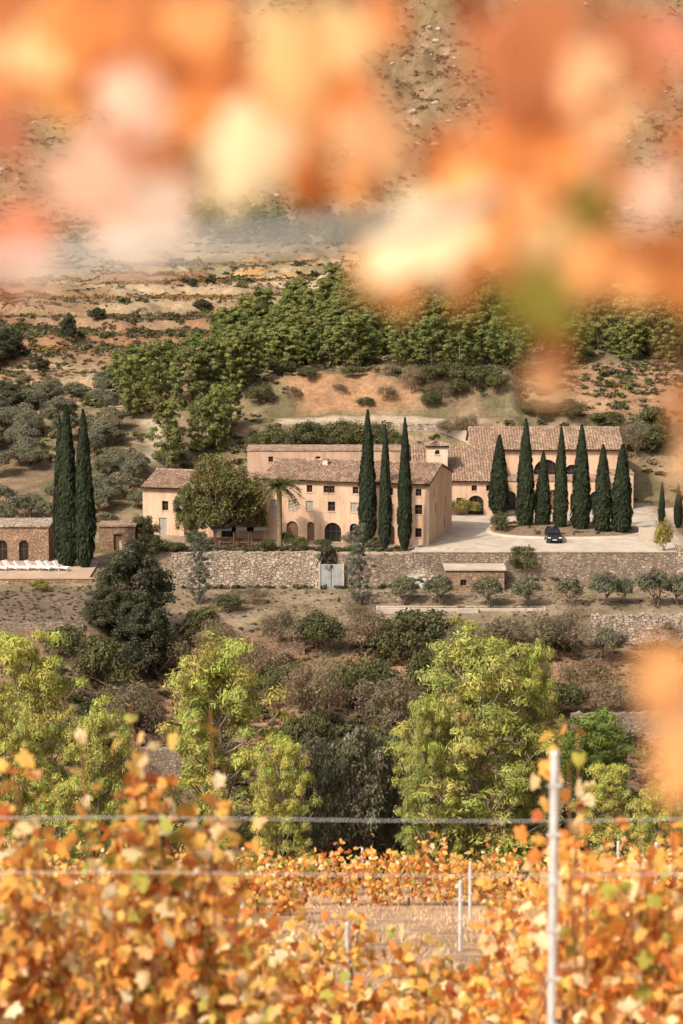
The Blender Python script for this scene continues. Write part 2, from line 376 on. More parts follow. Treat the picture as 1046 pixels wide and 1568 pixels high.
# ================================================================ TERRAIN
def seg(*s): return np.concatenate([np.arange(a,b,c) for a,b,c in s])
ys=seg((-60,60,1.5),(60,185,4),(185,262,.9),(262,284,.3),(284,350,.75),(350,480,1.0),(480,660,1.6),(660,900,2.8),(900,1261,15))
xs=seg((-560,-140,14),(-140,-50,1.7),(-50,50,.8),(50,140,1.7),(140,561,14))
X,Y=np.meshgrid(xs,ys);Z=Hf(X,Y)
def lerp(a,b,t): return a*(1-t[...,None])+np.asarray(b)*t[...,None]
n1=fbm(X/9,Y/9,4);n2=fbm(X/3+50,Y/3,3);n3=fbm(X/30+5,Y/22,4)
col=np.zeros(X.shape+(3,))+np.array((.21,.145,.09))
col=lerp(col,(.28,.21,.13),ss((n1-.45)/.15))
col=lerp(col,(.12,.11,.05),ss((n2-.52)/.12)*.8)
def zone(y0,y1,s=3.): return ss((Y-y0)/s+.5)*ss((y1-Y)/s+.5)
def paint(c,w):
    global col
    col=lerp(col,c,np.clip(w,0,1))
paint((.72,.47,.31),zone(-70,58)*.95);paint((.58,.37,.23),zone(-70,58)*ss((n2-.48)/.15)*.7)
bankz=zone(185,262,4)
paint((.22,.14,.085),bankz*.8);paint((.36,.2,.12),bankz*ss((n1-.5)/.1)*.8);paint((.16,.125,.065),bankz*ss((n2-.47)/.1)*.5)
paint((.28,.21,.145),zone(262,279,1.5)*.9);paint((.2,.15,.09),zone(262,279,1.5)*ss((n2-.5)/.1)*.6)
lf=ss((-24-X)/2)
paint((.18,.13,.095),zone(250,264,1)*lf);paint((.2,.17,.085),zone(262,264,1)*lf*.6)
pad=zone(279,322,1)*ss((X+26)/2)*ss((42-X)/2)
paint((.33,.25,.18),pad);paint((.45,.37,.29),pad*ss((X-8)/1))
bs=zone(324,470,4)
paint((.235,.165,.1),bs*.7);paint((.36,.27,.17),bs*ss((n1-.58)/.1)*.5);paint((.13,.12,.06),bs*ss((n2-.46)/.1)*.65)
ed=(n1-.5)*14
bank=zone(342.5,350,2)*ss((X+9+ed)/3)*ss((12-X+ed)/4)
paint((.36,.2,.11),bank*(.45+1.1*np.clip(fbm(X/1.2,Y/7,3),0,1)-.2))
paint((.34,.2,.115),zone(345,372,4)*ss((X-30)/6)*.8)
paint((.43,.34,.25),zone(337.8,341.2,1)*ss((X+10)/2)*ss((22-X)/4))
path=np.exp(-((X+29-4*np.sin((Y-320)/8))/1.3)**2)*zone(318,346,3);paint((.46,.37,.27),path)
tl=ss((-2-X+.12*(Y-380))/10)*zone(355,560,10)
paint((.28,.175,.105),tl*.75);paint((.42,.32,.2),tl*ss((n3-.54)/.08)*.6);paint((.27,.135,.07),tl*ss((.42-n3)/.08)*.6)
paint((.5,.37,.24),zone(490,570,12)*ss((n3-.46)/.1)*ss((-X+5)/20)*.8)
band=zone(520,640,10);paint((.3,.23,.15),band*ss((n1-.5)/.08)*.5);paint((.18,.16,.085),band*ss((n2-.46)/.08)*.6);paint((.42,.24,.09),band*ss((fbm(X/25,Y/4+9,3)-.58)/.06)*.7)
mt=ss((Y-600)/40)
paint((.2,.145,.085),mt*.92);paint((.3,.21,.135),mt*ss((n1-.56)/.12)*.55);paint((.13,.115,.055),mt*ss((n2-.44)/.1)*.6)
ny,nx=X.shape
V=np.stack([X,Y,Z],-1).reshape(-1,3)
i=np.arange(ny-1)[:,None]*nx;j=np.arange(nx-1)[None]
F=np.stack([i+j,i+j+1,i+nx+j+1,i+nx+j],-1).reshape(-1,4)
obj('hillside_terrain',mesh_np('terrain',[(V,F,col.reshape(-1,3),0)],['ter'],True))
# ================================================================ SCRUB MASSES
T_sh=[shrub(s,9,16,.15) for s in range(4)]
T_lo=[shrub(s+10,6,9,.24) for s in range(4)]
T_gr=[shrub(s+30,5,9,.16) for s in range(3)]
def colsel(n,pal,w):
    p=np.array(pal);c=p[rng.choice(len(p),n,p=np.array(w)/sum(w))];return c*rng.uniform(.7,1.3,(n,1))
def put(name,n,x0,x1,y0,y1,smin,smax,pal,w,temps,flt=None,fl=.9):
    x=rng.uniform(x0,x1,n);y=rng.uniform(y0,y1,n)
    k=np.ones(n,bool) if flt is None else flt(x,y)
    x,y=x[k],y[k];n=len(x);s=smin+(smax-smin)*rng.uniform(0,1,n)**2
    pos=np.stack([x,y,Hf(x,y)-.1*s],1)
    return scatter(name,temps,pos,s,colsel(n,pal,w),zs=s*rng.uniform(.6,1.15,n)*fl)
G1=(.115,.12,.05);G2=(.165,.16,.065);G3=(.195,.18,.115);BR=(.25,.175,.115);OR=(.35,.2,.075);YE=(.33,.27,.08);ST=(.4,.3,.19)
out_left=lambda x,y:~((x<-22)&(y>249))
put('bank_shrubs',4600,-50,50,190,262,.4,1.9,[G1,G2,G3,BR,OR,YE],[3,4,3,7,.6,.6],T_sh,lambda x,y:out_left(x,y)&(fbm(x/7,y/7,3)>.38))
put('bank_dry_grass',8000,-50,50,188,268,.2,.6,[BR,ST,G3,(.28,.18,.115)],[3,1.6,2,3],T_lo,lambda x,y:out_left(x,y)&(y<264))
put('ledge_grass',900,-20,42,265,278,.12,.38,[BR,ST,G2],[2,2,2],T_lo)
put('field_tufts',1600,-75,-23,250.5,263.5,.15,.38,[BR,(.17,.14,.09),G3],[3,3,2],T_lo)
notbank=lambda x,y:~((x>-7)&(x<11)&(y>343.5)&(y<349.5))&~((x>-9)&(x<21)&(y>337.5)&(y<341.5))
put('hillside_shrubs',9500,-75,85,323,440,.3,1.5,[G1,G2,G3,BR,ST,OR],[3.5,5,4,3.5,1.2,.6],T_lo,lambda x,y:notbank(x,y)&(fbm(x/8+4,y/8,3)>.37)&~((np.abs(x+29-4*np.sin((y-320)/8))<1.5)&(y<346)))
put('terrace_dry_grass',9000,-110,30,360,640,.3,.95,[ST,(.42,.3,.18),(.3,.19,.12),G3,OR,G2],[3,2,4,2,1,2.5],T_lo,lambda x,y:fbm(x/10,y/5,3)>.4)
put('terrace_shrubs',2300,-110,110,400,640,.7,2.3,[G1,G2,G3],[3,3,2],T_lo,lambda x,y:fbm(x/14,y/8,3)>.42)
put('mountain_shrubs',15000,-170,170,600,900,.6,2.6,[(.115,.12,.055),(.15,.15,.07),(.18,.165,.09),(.25,.17,.11)],[4,5,4,3],T_gr,lambda x,y:fbm(x/22,y/22,3)>.3)
xx=[];yy=[]
for yv in [398,404,470,474,500,505,545,549,553,590,594]:
    a=np.arange(-100,45,.8);k=fbm(a/18+yv,a*0+yv,2)>.45;xx.append(a[k]);yy.append((yv+3*np.sin(a/25.))[k])
xx=np.concatenate(xx);yy=np.concatenate(yy);n=len(xx)
scatter('terrace_vine_rows',T_lo,np.stack([xx,yy,Hf(xx,yy)+.1],1),rng.uniform(.6,1.0,n),colsel(n,[(.46,.24,.08),(.4,.31,.1),(.31,.15,.07)],[3,2,1]))
def rockt(seed):
    import bmesh
    bm=bmesh.new();bmesh.ops.create_icosphere(bm,subdivisions=2,radius=1);r=np.random.default_rng(seed)
    V=np.array([v.co[:] for v in bm.verts]);F=np.array([[v.index for v in f.verts] for f in bm.faces]);bm.free()
    V=V*(1+.5*(fbm(V[:,0]*1.5+seed,V[:,1]*1.5+V[:,2]*2,2)-.5)*2)[:,None]*np.array([1,.8,.6]);return V,F,np.ones((len(V),3))
T_r=[rockt(s) for s in range(4)]
n=2600;x=rng.uniform(-160,160,n);y=rng.uniform(640,900,n);k=fbm(x/25+8,y/12,3)>.52;x,y=x[k],y[k];s=.3+1.3*rng.uniform(0,1,len(x))**3
scatter('mountain_rocks',T_r,np.stack([x,y,Hf(x,y)],1),s,np.ones((len(x),3)),'rock')
# ================================================================ TREES
def tm(name,parts): return mesh_np(name,parts,['fol','bark'])
PN=[tm('pine_a',pine(1)),tm('pine_b',pine(2)),tm('pine_c',pine(5,nb=54))]
PF=[tm('pine_far_%d'%s,pine(20+s,H=10,W=7,nb=30,pp=3,n=85,size=.25,col=(.21,.22,.07),base=.12,rp=.11,bark=BK_,asp=.42)) for s in range(4)]
PS=[tm('stone_pine',pine(40,H=10,W=9,nb=36,pp=4,n=150,size=.17,col=(.2,.24,.06),base=.3,rp=.1,asp=.35))]
CY=[tm('cypress_%d'%s,cypress(s)) for s in range(4)]
OL=[tm('olive_%d'%s,roundtree(50+s,3.6,4,.2,36,190,.12,(.19,.18,.115),.18,2)) for s in range(3)]
OG=[tm('tall_olive_%d'%s,roundtree(55+s,8,8,.06,95,170,.15,(.2,.19,.125),.11,2,dn=.8)) for s in range(2)]
OK=[tm('oak_%d'%s,roundtree(60+s,10,9,.0,130,190,.17,(.095,.095,.055),.105,dn=.95)) for s in range(2)]
PL=[tm('plane_0',roundtree(70,9,9.5,.1,150,150,.15,(.185,.165,.062),.095,bark=(.22,.18,.14),dn=.95))]
BU=[tm('bush_%d'%s,roundtree(80+s,3,5,.0,36,120,.13,(.13,.125,.055),.17,3)) for s in range(3)]
BD=[tm('drybush_%d'%s,roundtree(90+s,3,5,.0,30,130,.12,(.23,.175,.11),.17,3,asp=.25)) for s in range(2)]
BY=[tm('yellowbush',roundtree(95,3,4,.0,28,110,.12,(.33,.27,.07),.17,3))]
FIR=[tm('blue_cedar',pine(97,H=8,W=5,nb=34,pp=4,n=80,size=.12,col=(.15,.155,.12),base=.08,rp=.09,bark=(.15,.12,.1)))]
DIM={'PN':(18,13,PN,'pine_tree'),'PF':(10,7,PF,'pine_tree'),'PS':(10,9,PS,'stone_pine_tree'),'CY':(14,1.9,CY,'cypress_tree'),'OL':(3.6,4.2,OL,'olive_tree'),'OG':(8,8,OG,'olive_tree'),
 'OK':(10,9.5,OK,'holm_oak_tree'),'PL':(9,10,PL,'plane_tree'),'BU':(3,5.4,BU,'bush'),'BD':(3,5.4,BD,'dry_bush'),'BY':(3,4.4,BY,'autumn_bush'),'FIR':(8,5.5,FIR,'cedar_tree')}
def tree(kind,u,vb,vt,w,Y=None,i=None):
    H,W,L,nm=DIM[kind]
    if Y is None: x,y,z,d=at(u,vb)
    else:
        x,y,_=on_plane(u,(vb+vt)/2,Y);z=float(Hf(x,y));d=y
    top=on_plane(u,vt,y)[2];h=max(.5,top-z);ww=w*d/3700.
    me=L[rng.integers(len(L))] if i is None else L[i]
    obj(nm,me,(x,y,z-.05),rng.uniform(0,6.28),None,(ww/W,ww/W,h/H))
tree('PN',735,1290,976,275,200,0);tree('PN',325,1330,983,245,196,1);tree('PN',45,1300,966,215,200,2)
tree('PN',150,1300,1080,150,190,0);tree('PN',10,1300,1070,150,180,1);tree('PN',425,1330,1130,130,190,2);tree('PN',815,1300,990,115,203,1);tree('PN',655,1300,1065,120,198,2)
tree('PS',912,1240,1094,135,215,0);tree('PN',930,1300,1170,140,195,2);tree('PN',1005,1300,1195,130,185,1);tree('PN',1075,1300,1010,140,200,0);tree('PN',90,1300,1190,150,178,2)
for a in [(545,1290,1108,125,205),(495,1290,1135,90,203),(598,1290,1125,80,208)]: tree('OG',*a)
tree('OL',535,1283,1215,80)
for u,vb,vt,w in [(620,928,884,48),(672,926,882,50),(747,930,884,50),(805,930,884,52),(872,930,888,44),(925,928,878,56),(955,926,885,34),(1003,930,876,60),(1040,928,880,54),(1075,928,880,50)]: tree('OL',u,vb,vt,w)
tree('OK',205,985,832,138,258,0);tree('OK',165,990,895,90,252,1);tree('OK',215,1000,920,120,250,1);tree('FIR',550,915,803,60,270);tree('FIR',305,900,820,54,271);tree('OK',500,862,832,38,279,0)
tree('PL',335,845,694,130,285.5,0);tree('PL',380,842,728,70,287.5,0);tree('PL',293,842,735,62,285,0)
for u,vt,vb,w,Y in [(563,630,838,25,283.2),(590,653,838,18,281.0),(620,642,840,20,280.4)]: tree('CY',u,vb,vt,w,Y)
for u,vt,vb,w in [(764,667,792,27),(804,643,812,25),(831,692,812,22),(858,655,816,20),(889,652,818,26),(922,682,820,26),(951,682,820,30),(1013,738,806,10),(1038,742,808,12),(1058,700,815,22)]: tree('CY',u,vb,vt,w)
tree('CY',103,870,622,34,272.5);tree('CY',129,875,630,30,271.8);tree('CY',93,870,640,22,274)
for a in [('BU',640,1010,938,130),('BU',590,1000,950,90),('BY',698,990,948,60),('BU',560,1090,1010,120),('BU',490,1000,940,90),('BD',430,1000,935,80),('BD',800,1000,942,150),('BD',870,1000,935,120),
  ('OL',930,1015,965,60),('BU',310,985,935,70),('BD',250,1040,975,120),('BU',160,1060,985,110),('BU',100,1010,960,90),('BD',600,1130,1040,130),('BD',480,1120,1010,120),('BU',660,1080,1000,100),('BD',560,1000,935,90),
  ('BD',900,1080,1010,110),('BD',950,1100,1040,120),('BU',1000,1090,1060,80),('BU',470,1180,1100,110),('BD',460,1250,1140,120),('BU',620,1280,1230,80),('BU',660,1310,1250,100),('BY',660,1290,1240,50),('BD',720,1330,1290,120),
  ('BU',450,1320,1260,90),('BU',860,1300,1240,100),('BU',920,1320,1270,120),('BU',800,1340,1290,120),('BU',420,1290,1230,80),('BY',985,1300,1270,70),('BD',200,1130,1050,120),('BU',140,1180,1090,120),('BU',230,1280,1210,120),('BU',170,1330,1260,140),('BU',40,1330,1260,140),
  ('BD',760,1080,1010,100),('BU',880,1200,1130,100),('BU',620,1200,1150,80),('BD',540,950,925,60),('BU',800,885,838,60),('BD',1020,985,950,60),('BU',350,935,912,60),('BD',390,925,900,50),
  ('BD',380,1050,985,120),('BU',440,1080,1020,90),('BD',330,1010,950,90),('BU',210,1010,955,90),('BD',720,1030,960,110),('BU',770,1010,960,80),('BU',850,1100,1045,90),('BD',510,1080,1030,90),('BU',590,1180,1120,90),('BD',620,1260,1190,110),
  ('BU',218,835,792,55),('BY',60,905,888,40),('BU',230,860,820,60),('BU',765,818,785,34),('BY',712,790,766,50),('BU',460,842,822,40),('BU',440,838,815,26),('BD',540,838,815,40),('BU',495,838,825,30),('BU',410,845,826,30),('BY',1015,850,800,32),
  ('BU',570,838,822,30),('BU',300,840,812,40),('BU',270,850,830,34),('BD',690,790,768,30),
  ('BU',420,700,655,70),('BU',470,695,648,80),('BU',520,690,645,80),('BU',570,695,650,80),('BU',600,700,660,60),('BU',545,692,650,60),('BU',395,700,668,50),('BU',930,650,632,70),('BU',1000,655,625,60),('BD',720,670,635,50),('BD',690,668,640,50),
  ('BU',820,640,612,60),('BU',870,640,615,70),('BD',970,700,650,60),('BU',1000,690,650,70),('BD',630,600,560,50),('BU',700,610,580,40),('BU',760,600,570,50),('BU',430,575,550,50),('BU',400,620,590,50),('BU',660,625,600,36),('BD',600,575,556,40),
  ('BD',450,612,592,34),('BD',520,600,588,30),('BU',560,622,608,34),('BD',590,612,590,40),('BU',470,580,562,44),('BU',540,578,560,40),('BU',650,590,560,60),('BU',690,585,555,60),('BU',730,590,560,60),('BD',670,615,585,50)]:
    tree(*a)
for u,vb,vt,w in [(205,640,545,60),(242,620,525,62),(290,628,535,66),(210,600,530,60),(255,715,612,62),(308,700,610,50),(335,690,590,56),(352,660,590,40),(250,600,520,60),(325,600,520,60),(300,580,510,60),(185,610,540,50),(350,610,520,60),(375,590,505,60)]: tree('PF',u,vb,vt,w)
r2=np.random.default_rng(5)
def forest(n,u0,u1,top,bot,hp):
    for i in range(n):
        u=r2.uniform(u0,u1);vb=np.interp(r2.uniform(0,1),[0,1],[top(u),bot(u)])
        h=r2.uniform(.7,1.25)*hp;tree('PF',u,vb,vb-h,h*r2.uniform(.65,.95))
forest(150,345,800,lambda u:np.interp(u,[340,450,560,800],[545,480,468,490]),lambda u:np.interp(u,[340,450,600,800],[600,568,560,575]),66)
forest(36,830,1060,lambda u:485,lambda u:558,72)
forest(34,240,580,lambda u:348,lambda u:376,38);forest(12,560,1000,lambda u:395,lambda u:430,40)
for u,vb,vt,w in [(15,545,500,60),(0,560,505,70),(60,570,545,40),(20,628,590,80),(-10,625,580,60),(105,520,480,30),(310,475,458,34),(150,490,470,28),(400,488,462,30),(296,440,425,16)]: tree('OK',u,vb,vt,w)
for i in range(72):
    u=r2.uniform(-20,215);vb=r2.uniform(640,812)
    if abs(u-195)<22 and 640<vb<700: continue
    tree('OL',u,vb,vb-r2.uniform(26,42),r2.uniform(34,56))
for i in range(20):
    u=r2.uniform(0,190);vb=r2.uniform(585,640);tree('OL',u,vb,vb-r2.uniform(20,34),r2.uniform(30,45))
for i in range(14):
    u=r2.uniform(940,1060);vb=r2.uniform(600,720);tree('OL',u,vb,vb-r2.uniform(20,30),r2.uniform(26,40))
def palm():
    r=np.random.default_rng(3);P=[tube([(0,0,-.3),(0.05,0,3),(0,0,7)],[.34,.26,.28],(.2,.14,.09),9)]
    c=np.array([0,0,7.2])
    for i in range(46):
        th=i*2.399;el=r.uniform(-.35,1.25);L=r.uniform(2.1,2.9);d=np.array([np.cos(th),np.sin(th),0])
        t=np.linspace(0,1,14)[:,None]
        p=c+d*L*t*math.cos(el)*1.0+np.array([0,0,1])*(L*t*math.sin(el)-1.6*t**2*(1.1-.4*el))
        P.append(tube(p,np.linspace(.04,.01,14),(.2,.2,.06),4))
        side=np.cross(d,[0,0,1]);nn=len(p)-2
        for s in (-1,1):
            pts=np.repeat(p[1:-1],2,0)+r.normal(0,.03,(nn*2,3));tg=unit(side*s+d*.6+np.array([0,0,-.3])+.15*rdir(nn*2,r))
            nm=unit(np.cross(tg,d)+.3*rdir(nn*2,r));ln=.32
            cc=np.array([.16,.15,.055])*r.uniform(.6,1.4,(nn*2,1)) if el>-.1 else np.array([.26,.17,.08])*r.uniform(.6,1.2,(nn*2,1))
            P.append((*cards(pts+tg*ln,nm,ln,cc,r,.14,tg),0))
    return P
x,y,_=on_plane(428,835,282.5);obj('palm_tree',tm('palm',palm()),(x,y,0),0,None,(1.08,1.08,1.03))
x,y,z,_=at(308,985);obj('palm_tree',bpy.data.meshes['palm'],(x,y,z-4.2),1,None,(1,1,.95))
# ================================================================ BUILDINGS
H=empty('manor_house',(10.3,284,0),math.radians(-15))
W=MB();G=MB();R=MB()
f=[]
k=lambda u:20.5+(u-658)*.0805
for u in (476,502,510.5,547,600,643): f.append((k(u),5.95,.72,.85,False,'g'))
for u,s in ((449,'s'),(476,'s'),(510,'g'),(600,'s'),(643,'g'),(420,'s'),(545,'s')): f.append((k(u),3.75,.9,1.15,False,s))
for u,w,s in ((449,1.5,'d'),(512,2.1,'g'),(478,.9,'d'),(545,1.1,'g'),(600,1.1,'d')): f.append((k(u),.02,w,2.35,True,s))
f.append((k(643),1.0,.8,1.1,False,'g'))
block(W,G,-20.5,0,0,13,-.6,7.35,front=f,right=[(3.0,5.6,.6,.8,False,'g'),(4,3.4,.7,1.2,False,'g'),(9.5,3.6,.7,1.1,False,'s'),(9,.9,.8,1.2,False,'g')])
gables(W,-20.5,0,0,13,7.35,8.95)
W.box(-.28,.12,-.12,.0-.003,-.5,7.2,1)
W.make('walls',['pl','pl3'],H);G.make('windows_and_doors',GM,H)
gableroof(R,-20.5,0,0,13,7.35,8.95);R.make('tiled_roof',['tile','wood'],H)
W=MB();G=MB();R=MB()
fw=[(2.9,3.0,.8,1.2,False,'g'),(2.6,.02,1.0,2.1,False,'s'),(6,3.0,.8,1.2,False,'s'),(9.2,3.0,.8,1.2,False,'s'),(12.5,3.0,.8,1.2,False,'g'),(6,.02,1.4,2.3,True,'d'),(13.9,3,.8,1.2,False,'s'),(11,.02,1.8,2.4,True,'g')]
block(W,G,-36,-20.52,.35,12,-.8,5.75,front=fw,left=[(5,3,.8,1.2,False,'g')])
gables(W,-36,-20.52,.35,12,5.75,7.15)
W.make('wing_walls',['pl'],H);G.make('wing_windows',GM,H)
gableroof(R,-36,-20.8,.35,12,5.75,7.15);R.make('wing_roof',['tile','wood'],H)
C=MB()
for cx,cy,z in ((-14,5,9),(-27,6.5,7.6)): C.box(cx-.3,cx+.3,cy-.3,cy+.3,z-1.5,z+.35,0);C.box(cx-.38,cx+.38,cy-.38,cy+.38,z+.35,z+.44,1)
C.make('chimneys',['pl3','tile'],H)
H=empty('rear_range_building',(-12,305.5,0));W=MB();G=MB();R=MB()
block(W,G,0,19.8,0,6,0,8.9,front=[(3,7.5,.6,.7,False,'g'),(9,7.5,.6,.7,False,'g')])
W.box(-.1,19.9,-.1,6.1,8.903,9.05,1);W.make('walls',['pl2','tile'],H);G.make('windows',GM,H)
H=empty('small_tower',(11.1,312,0));W=MB();G=MB();R=MB()
block(W,G,0,2.7,0,2.7,0,8.7,front=[(1.35,7.7,.6,.6,True,'g')]);W.make('walls',['pl3'],H);G.make('window',GM,H)
roofp(R,(-.25,-.25,8.75),(2.95,-.25,8.75),(1.36,1.35,9.3),(1.34,1.35,9.3));roofp(R,(2.95,-.25,8.75),(2.95,2.95,8.75),(1.35,1.36,9.3),(1.35,1.34,9.3))
roofp(R,(2.95,2.95,8.75),(-.25,2.95,8.75),(1.34,1.35,9.3),(1.36,1.35,9.3));roofp(R,(-.25,2.95,8.75),(-.25,-.25,8.75),(1.35,1.34,9.3),(1.35,1.36,9.3))
R.make('tiled_roof',['tile','wood'],H)
H=empty('courtyard_wing',(9.5,310.5,0));W=MB();G=MB();R=MB()
block(W,G,0,10.8,0,9.3,0,4.4,front=[(7.9,.02,2.1,2.5,True,'g'),(7.7,3.1,.7,.75,False,'g'),(9.6,3.1,.7,.75,False,'g'),(9.9,.9,.7,1.1,False,'g'),(5.8,1,.8,1.2,False,'g')])
W.add([(0,0,4.4),(0,9.3,4.4),(0,9.3,7.9)],[(0,2,1)]);W.add([(10.8,0,4.4),(10.8,9.3,4.4),(10.8,9.3,7.9)],[(0,1,2)]);W.add([(0,9.3,4.4),(10.8,9.3,4.4),(10.8,9.3,7.9),(0,9.3,7.9)],[(0,3,2,1)])
W.make('walls',['pl'],H);G.make('windows_and_doors',GM,H)
roofp(R,(-.3,-.45,4.4),(11,-.45,4.4),(11,9.3,8.02),(-.3,9.3,8.02));R.make('tiled_roof',['tile','wood'],H)
H=empty('winery_hall',(17.4,320,0));W=MB();G=MB();R=MB()
block(W,G,0,20,0,12,0,7.45,front=[(9.9,2.6,3.3,3.5,True,'g'),(13.3,3.3,1.7,2.1,True,'g'),(3.6,5.2,.7,.8,False,'g'),(18.6,3.6,.8,1.2,False,'g')],right=[(4,3,1,1.4,False,'g')])
gables(W,0,20,0,12,7.45,9.6);W.make('walls',['pl'],H);G.make('arched_windows',GM,H)
gableroof(R,0,20,0,12,7.45,9.6,.5);R.make('tiled_roof',['tile','wood'],H)
H=empty('arcade_gallery',(20.6,314.6,0));W=MB();G=MB()
block(W,G,0,14.4,0,5.35,0,3.9,front=[(1.6,.02,1.5,2.5,True,'g'),(4.2,.02,1.5,2.5,True,'g'),(7.2,.02,2.0,2.7,True,'d'),(10.2,.02,1.5,2.5,True,'g'),(12.8,.02,1.5,2.5,True,'g')])
W.box(-.15,14.55,-.15,5.3,3.905,4.12,1);W.make('walls',['pl','tile'],H);G.make('arched_openings',GM,H)
H=empty('pink_annex',(35.5,316,0));W=MB();G=MB()
block(W,G,0,3.0,0,3.9,0,4.6,front=[(1.5,1,.8,1.3,False,'g')]);W.box(-.1,3.1,-.1,4,4.603,4.75,1);W.make('walls',['pl2','tile'],H);G.make('window',GM,H)
# ================================================================ WALLS
def swall(name,x0,y0,x1,y1,zb,zt,th=.5,mat='stone',cap=None,j=.08,zt2=None):
    L=math.hypot(x1-x0,y1-y0);n=max(2,int(L/.45));a=math.atan2(y1-y0,x1-x0);mb=MB();V=[];F=[];zt2=zt if zt2 is None else zt2
    for i in range(n+1):
        x=L*i/n;z=zt+(zt2-zt)*i/n-zb+rng.normal(0,j)*(cap is None)
        o=rng.normal(0,.03,2)
        V+=[(x,o[0],0),(x,o[1],z*.5),(x,0,z),(x,th,z),(x,th,0)]
    for i in range(n):
        for k in range(4): F.append((i*5+k,(i+1)*5+k,(i+1)*5+k+1,i*5+k+1))
    F.append((4,3,2,1,0));F.append(tuple(n*5+k for k in range(5)));mb.add(V,F,0)
    mats=[mat]
    if cap: mb.box(-.05,L+.05,-.08,th+.05,zt-zb+.003,zt-zb+.13,1);mats.append(cap)
    return mb.make(name,mats,loc=(x0,y0,zb),rz=a)
swall('stone_retaining_wall',-19.8,278.4,-2.4,278.4,-4.6,.15,.75,'stoneL')
swall('stone_retaining_wall',8.2,278.4,39,278.4,-4.2,.12,.75,'stone','conc')
swall('stone_retaining_wall',-.4,278.3,8.2,278.3,-4.6,-.2,.85,'stone')
swall('stone_retaining_wall',39,278.4,60,278.4,-4.2,.9,.75,'stoneL')
swall('lower_stone_wall',27.5,262,60,261.5,-8.6,-4.3,.8,'stoneL')
swall('lower_stone_wall',8,262.2,27.5,262.1,-8.0,-5.3,.8,'stone')
swall('lower_stone_wall',0,271,26,271,-5,-3.6,.5,'stone')
swall('bank_stone_wall',23,236,42,238,-14,-9.6,.8,'stone');swall('bank_stone_wall',-26,226,-15,226,-14,-10.6,.8,'stone')
swall('bank_stone_wall',-70,249.4,-27,249.4,-5.4,-2.85,.6,'stone')
swall('bank_stone_wall',-14,256,-4,257,-8,-6.4,.6,'stoneB')
swall('pool_terrace_wall',-75,264.1,-27.6,264.1,-2.2,-.62,.35,'stoneB','deck')
swall('garden_wall',-28,283,-20,279.5,-2,1.2,.5,'stoneL',None,.1,.2)
swall('track_wall',6,336.6,14,336.2,6.5,9.2,.4,'stoneL');swall('track_wall',14,336.2,22,331,5,8.4,.4,'conc')
swall('courtyard_wall',35.6,286,38.2,286,-.2,1.9,.4,'conc')
swall('garden_wall',40,300,62,302,-.5,2.2,.4,'pl3')
swall('garden_wall',8.6,279.9,14.5,279.9,-.1,.45,.3,'conc')
P=MB();P.box(8.4,39.5,279.25,309,-.3,.12,0);P.make('courtyard_paving',['conc'],bevel=.02)
b=MB()
n=40;V=[];F=[]
for kz,(sc,z) in enumerate([(1.02,.1),(1.0,.32),(.96,.32),(.9,.42),(.4,.7),(0.01,.75)]):
    for i in range(n):
        t=6.283*i/n;c,s=math.cos(t),math.sin(t);q=2.6
        rx=9.6*np.sign(c)*abs(c)**(2/q);ry=6.5*np.sign(s)*abs(s)**(2/q);V.append((rx*sc,ry*sc,z))
for kk in range(5):
    for i in range(n): F.append((kk*n+i,kk*n+(i+1)%n,(kk+1)*n+(i+1)%n,(kk+1)*n+i))
b.V=[tuple(map(float,v)) for v in V];b.F=F;b.m=[0 if i<2*n else 1 for i in range(len(F))];b.make('planting_bed',['conc','soil'],loc=(27.6,295.5,.02))
th=rng.uniform(0,6.28,130);rr=np.sqrt(rng.uniform(0,1,130));x=27.6+8.8*rr*np.cos(th);y=295.5+5.8*rr*np.sin(th)
scatter('bed_ground_cover',T_sh,np.stack([x,y,np.full(130,.45)],1),rng.uniform(.25,.6,130),colsel(130,[G1,G2,BR,OR],[3,2,3,1]))
x=rng.uniform(-24,7,220);y=rng.uniform(279.6,281,220)
scatter('terrace_border_plants',T_sh,np.stack([x,y,np.full(220,.0)],1),rng.uniform(.25,.75,220),colsel(220,[G1,G2,BR,YE],[4,3,2,.6]))
x=rng.uniform(-19,38,90);scatter('wall_foot_plants',T_sh,np.stack([x,np.full(90,277.9),Hf(x,x*0+277.5)],1),rng.uniform(.25,.8,90),colsel(90,[G1,G2,BR],[3,2,2]))
g=MB();g.box(-1.25,-.03,0,.08,0,3.0,0);g.box(.03,1.25,0,.08,0,3.0,0)
for xx_ in np.arange(-1.15,1.2,.2): g.box(xx_-.02,xx_+.02,-.03,-.001,.1,2.9,0)
g.box(-1.5,-1.27,-.1,.2,0,3.15,1);g.box(1.27,1.5,-.1,.2,0,3.15,1)
g.make('metal_gate',['gate','conc'],loc=(-1.2,277.9,-4.2),bevel=.01)
H=empty('stone_hut',(12.0,273.6,-4.2));W=MB();G=MB();block(W,G,0,6.7,0,3.8,-.3,3.0,front=[(5.0,.3,.95,1.9,False,'d'),(6.1,.3,.55,1.9,False,'s'),(2.,1.2,.7,.7,False,'g')])
W.box(-.2,6.9,-.25,4,3.003,3.15,1);W.make('walls',['stoneB','conc'],H);G.make('doors',GM,H)
t=MB();t.box(0,19,0,.25,-.2,.45,0);t.box(0,19,1.4,1.65,-.2,.45,0);t.box(0,.25,.253,1.397,-.2,.45,0);t.box(18.75,19,.253,1.397,-.2,.45,0);t.box(.26,18.74,.26,1.39,-.2,.3,1);t.box(9,11.4,-.5,-.004,-.2,.5,0)
t.make('concrete_water_trough',['conc','water'],loc=(3.9,266.2,-4.75),bevel=.02)
s=MB()
for i in range(16): s.box(i*.42,(i+1)*.42,0,1.5,-.4,4.2-i*.26,0)
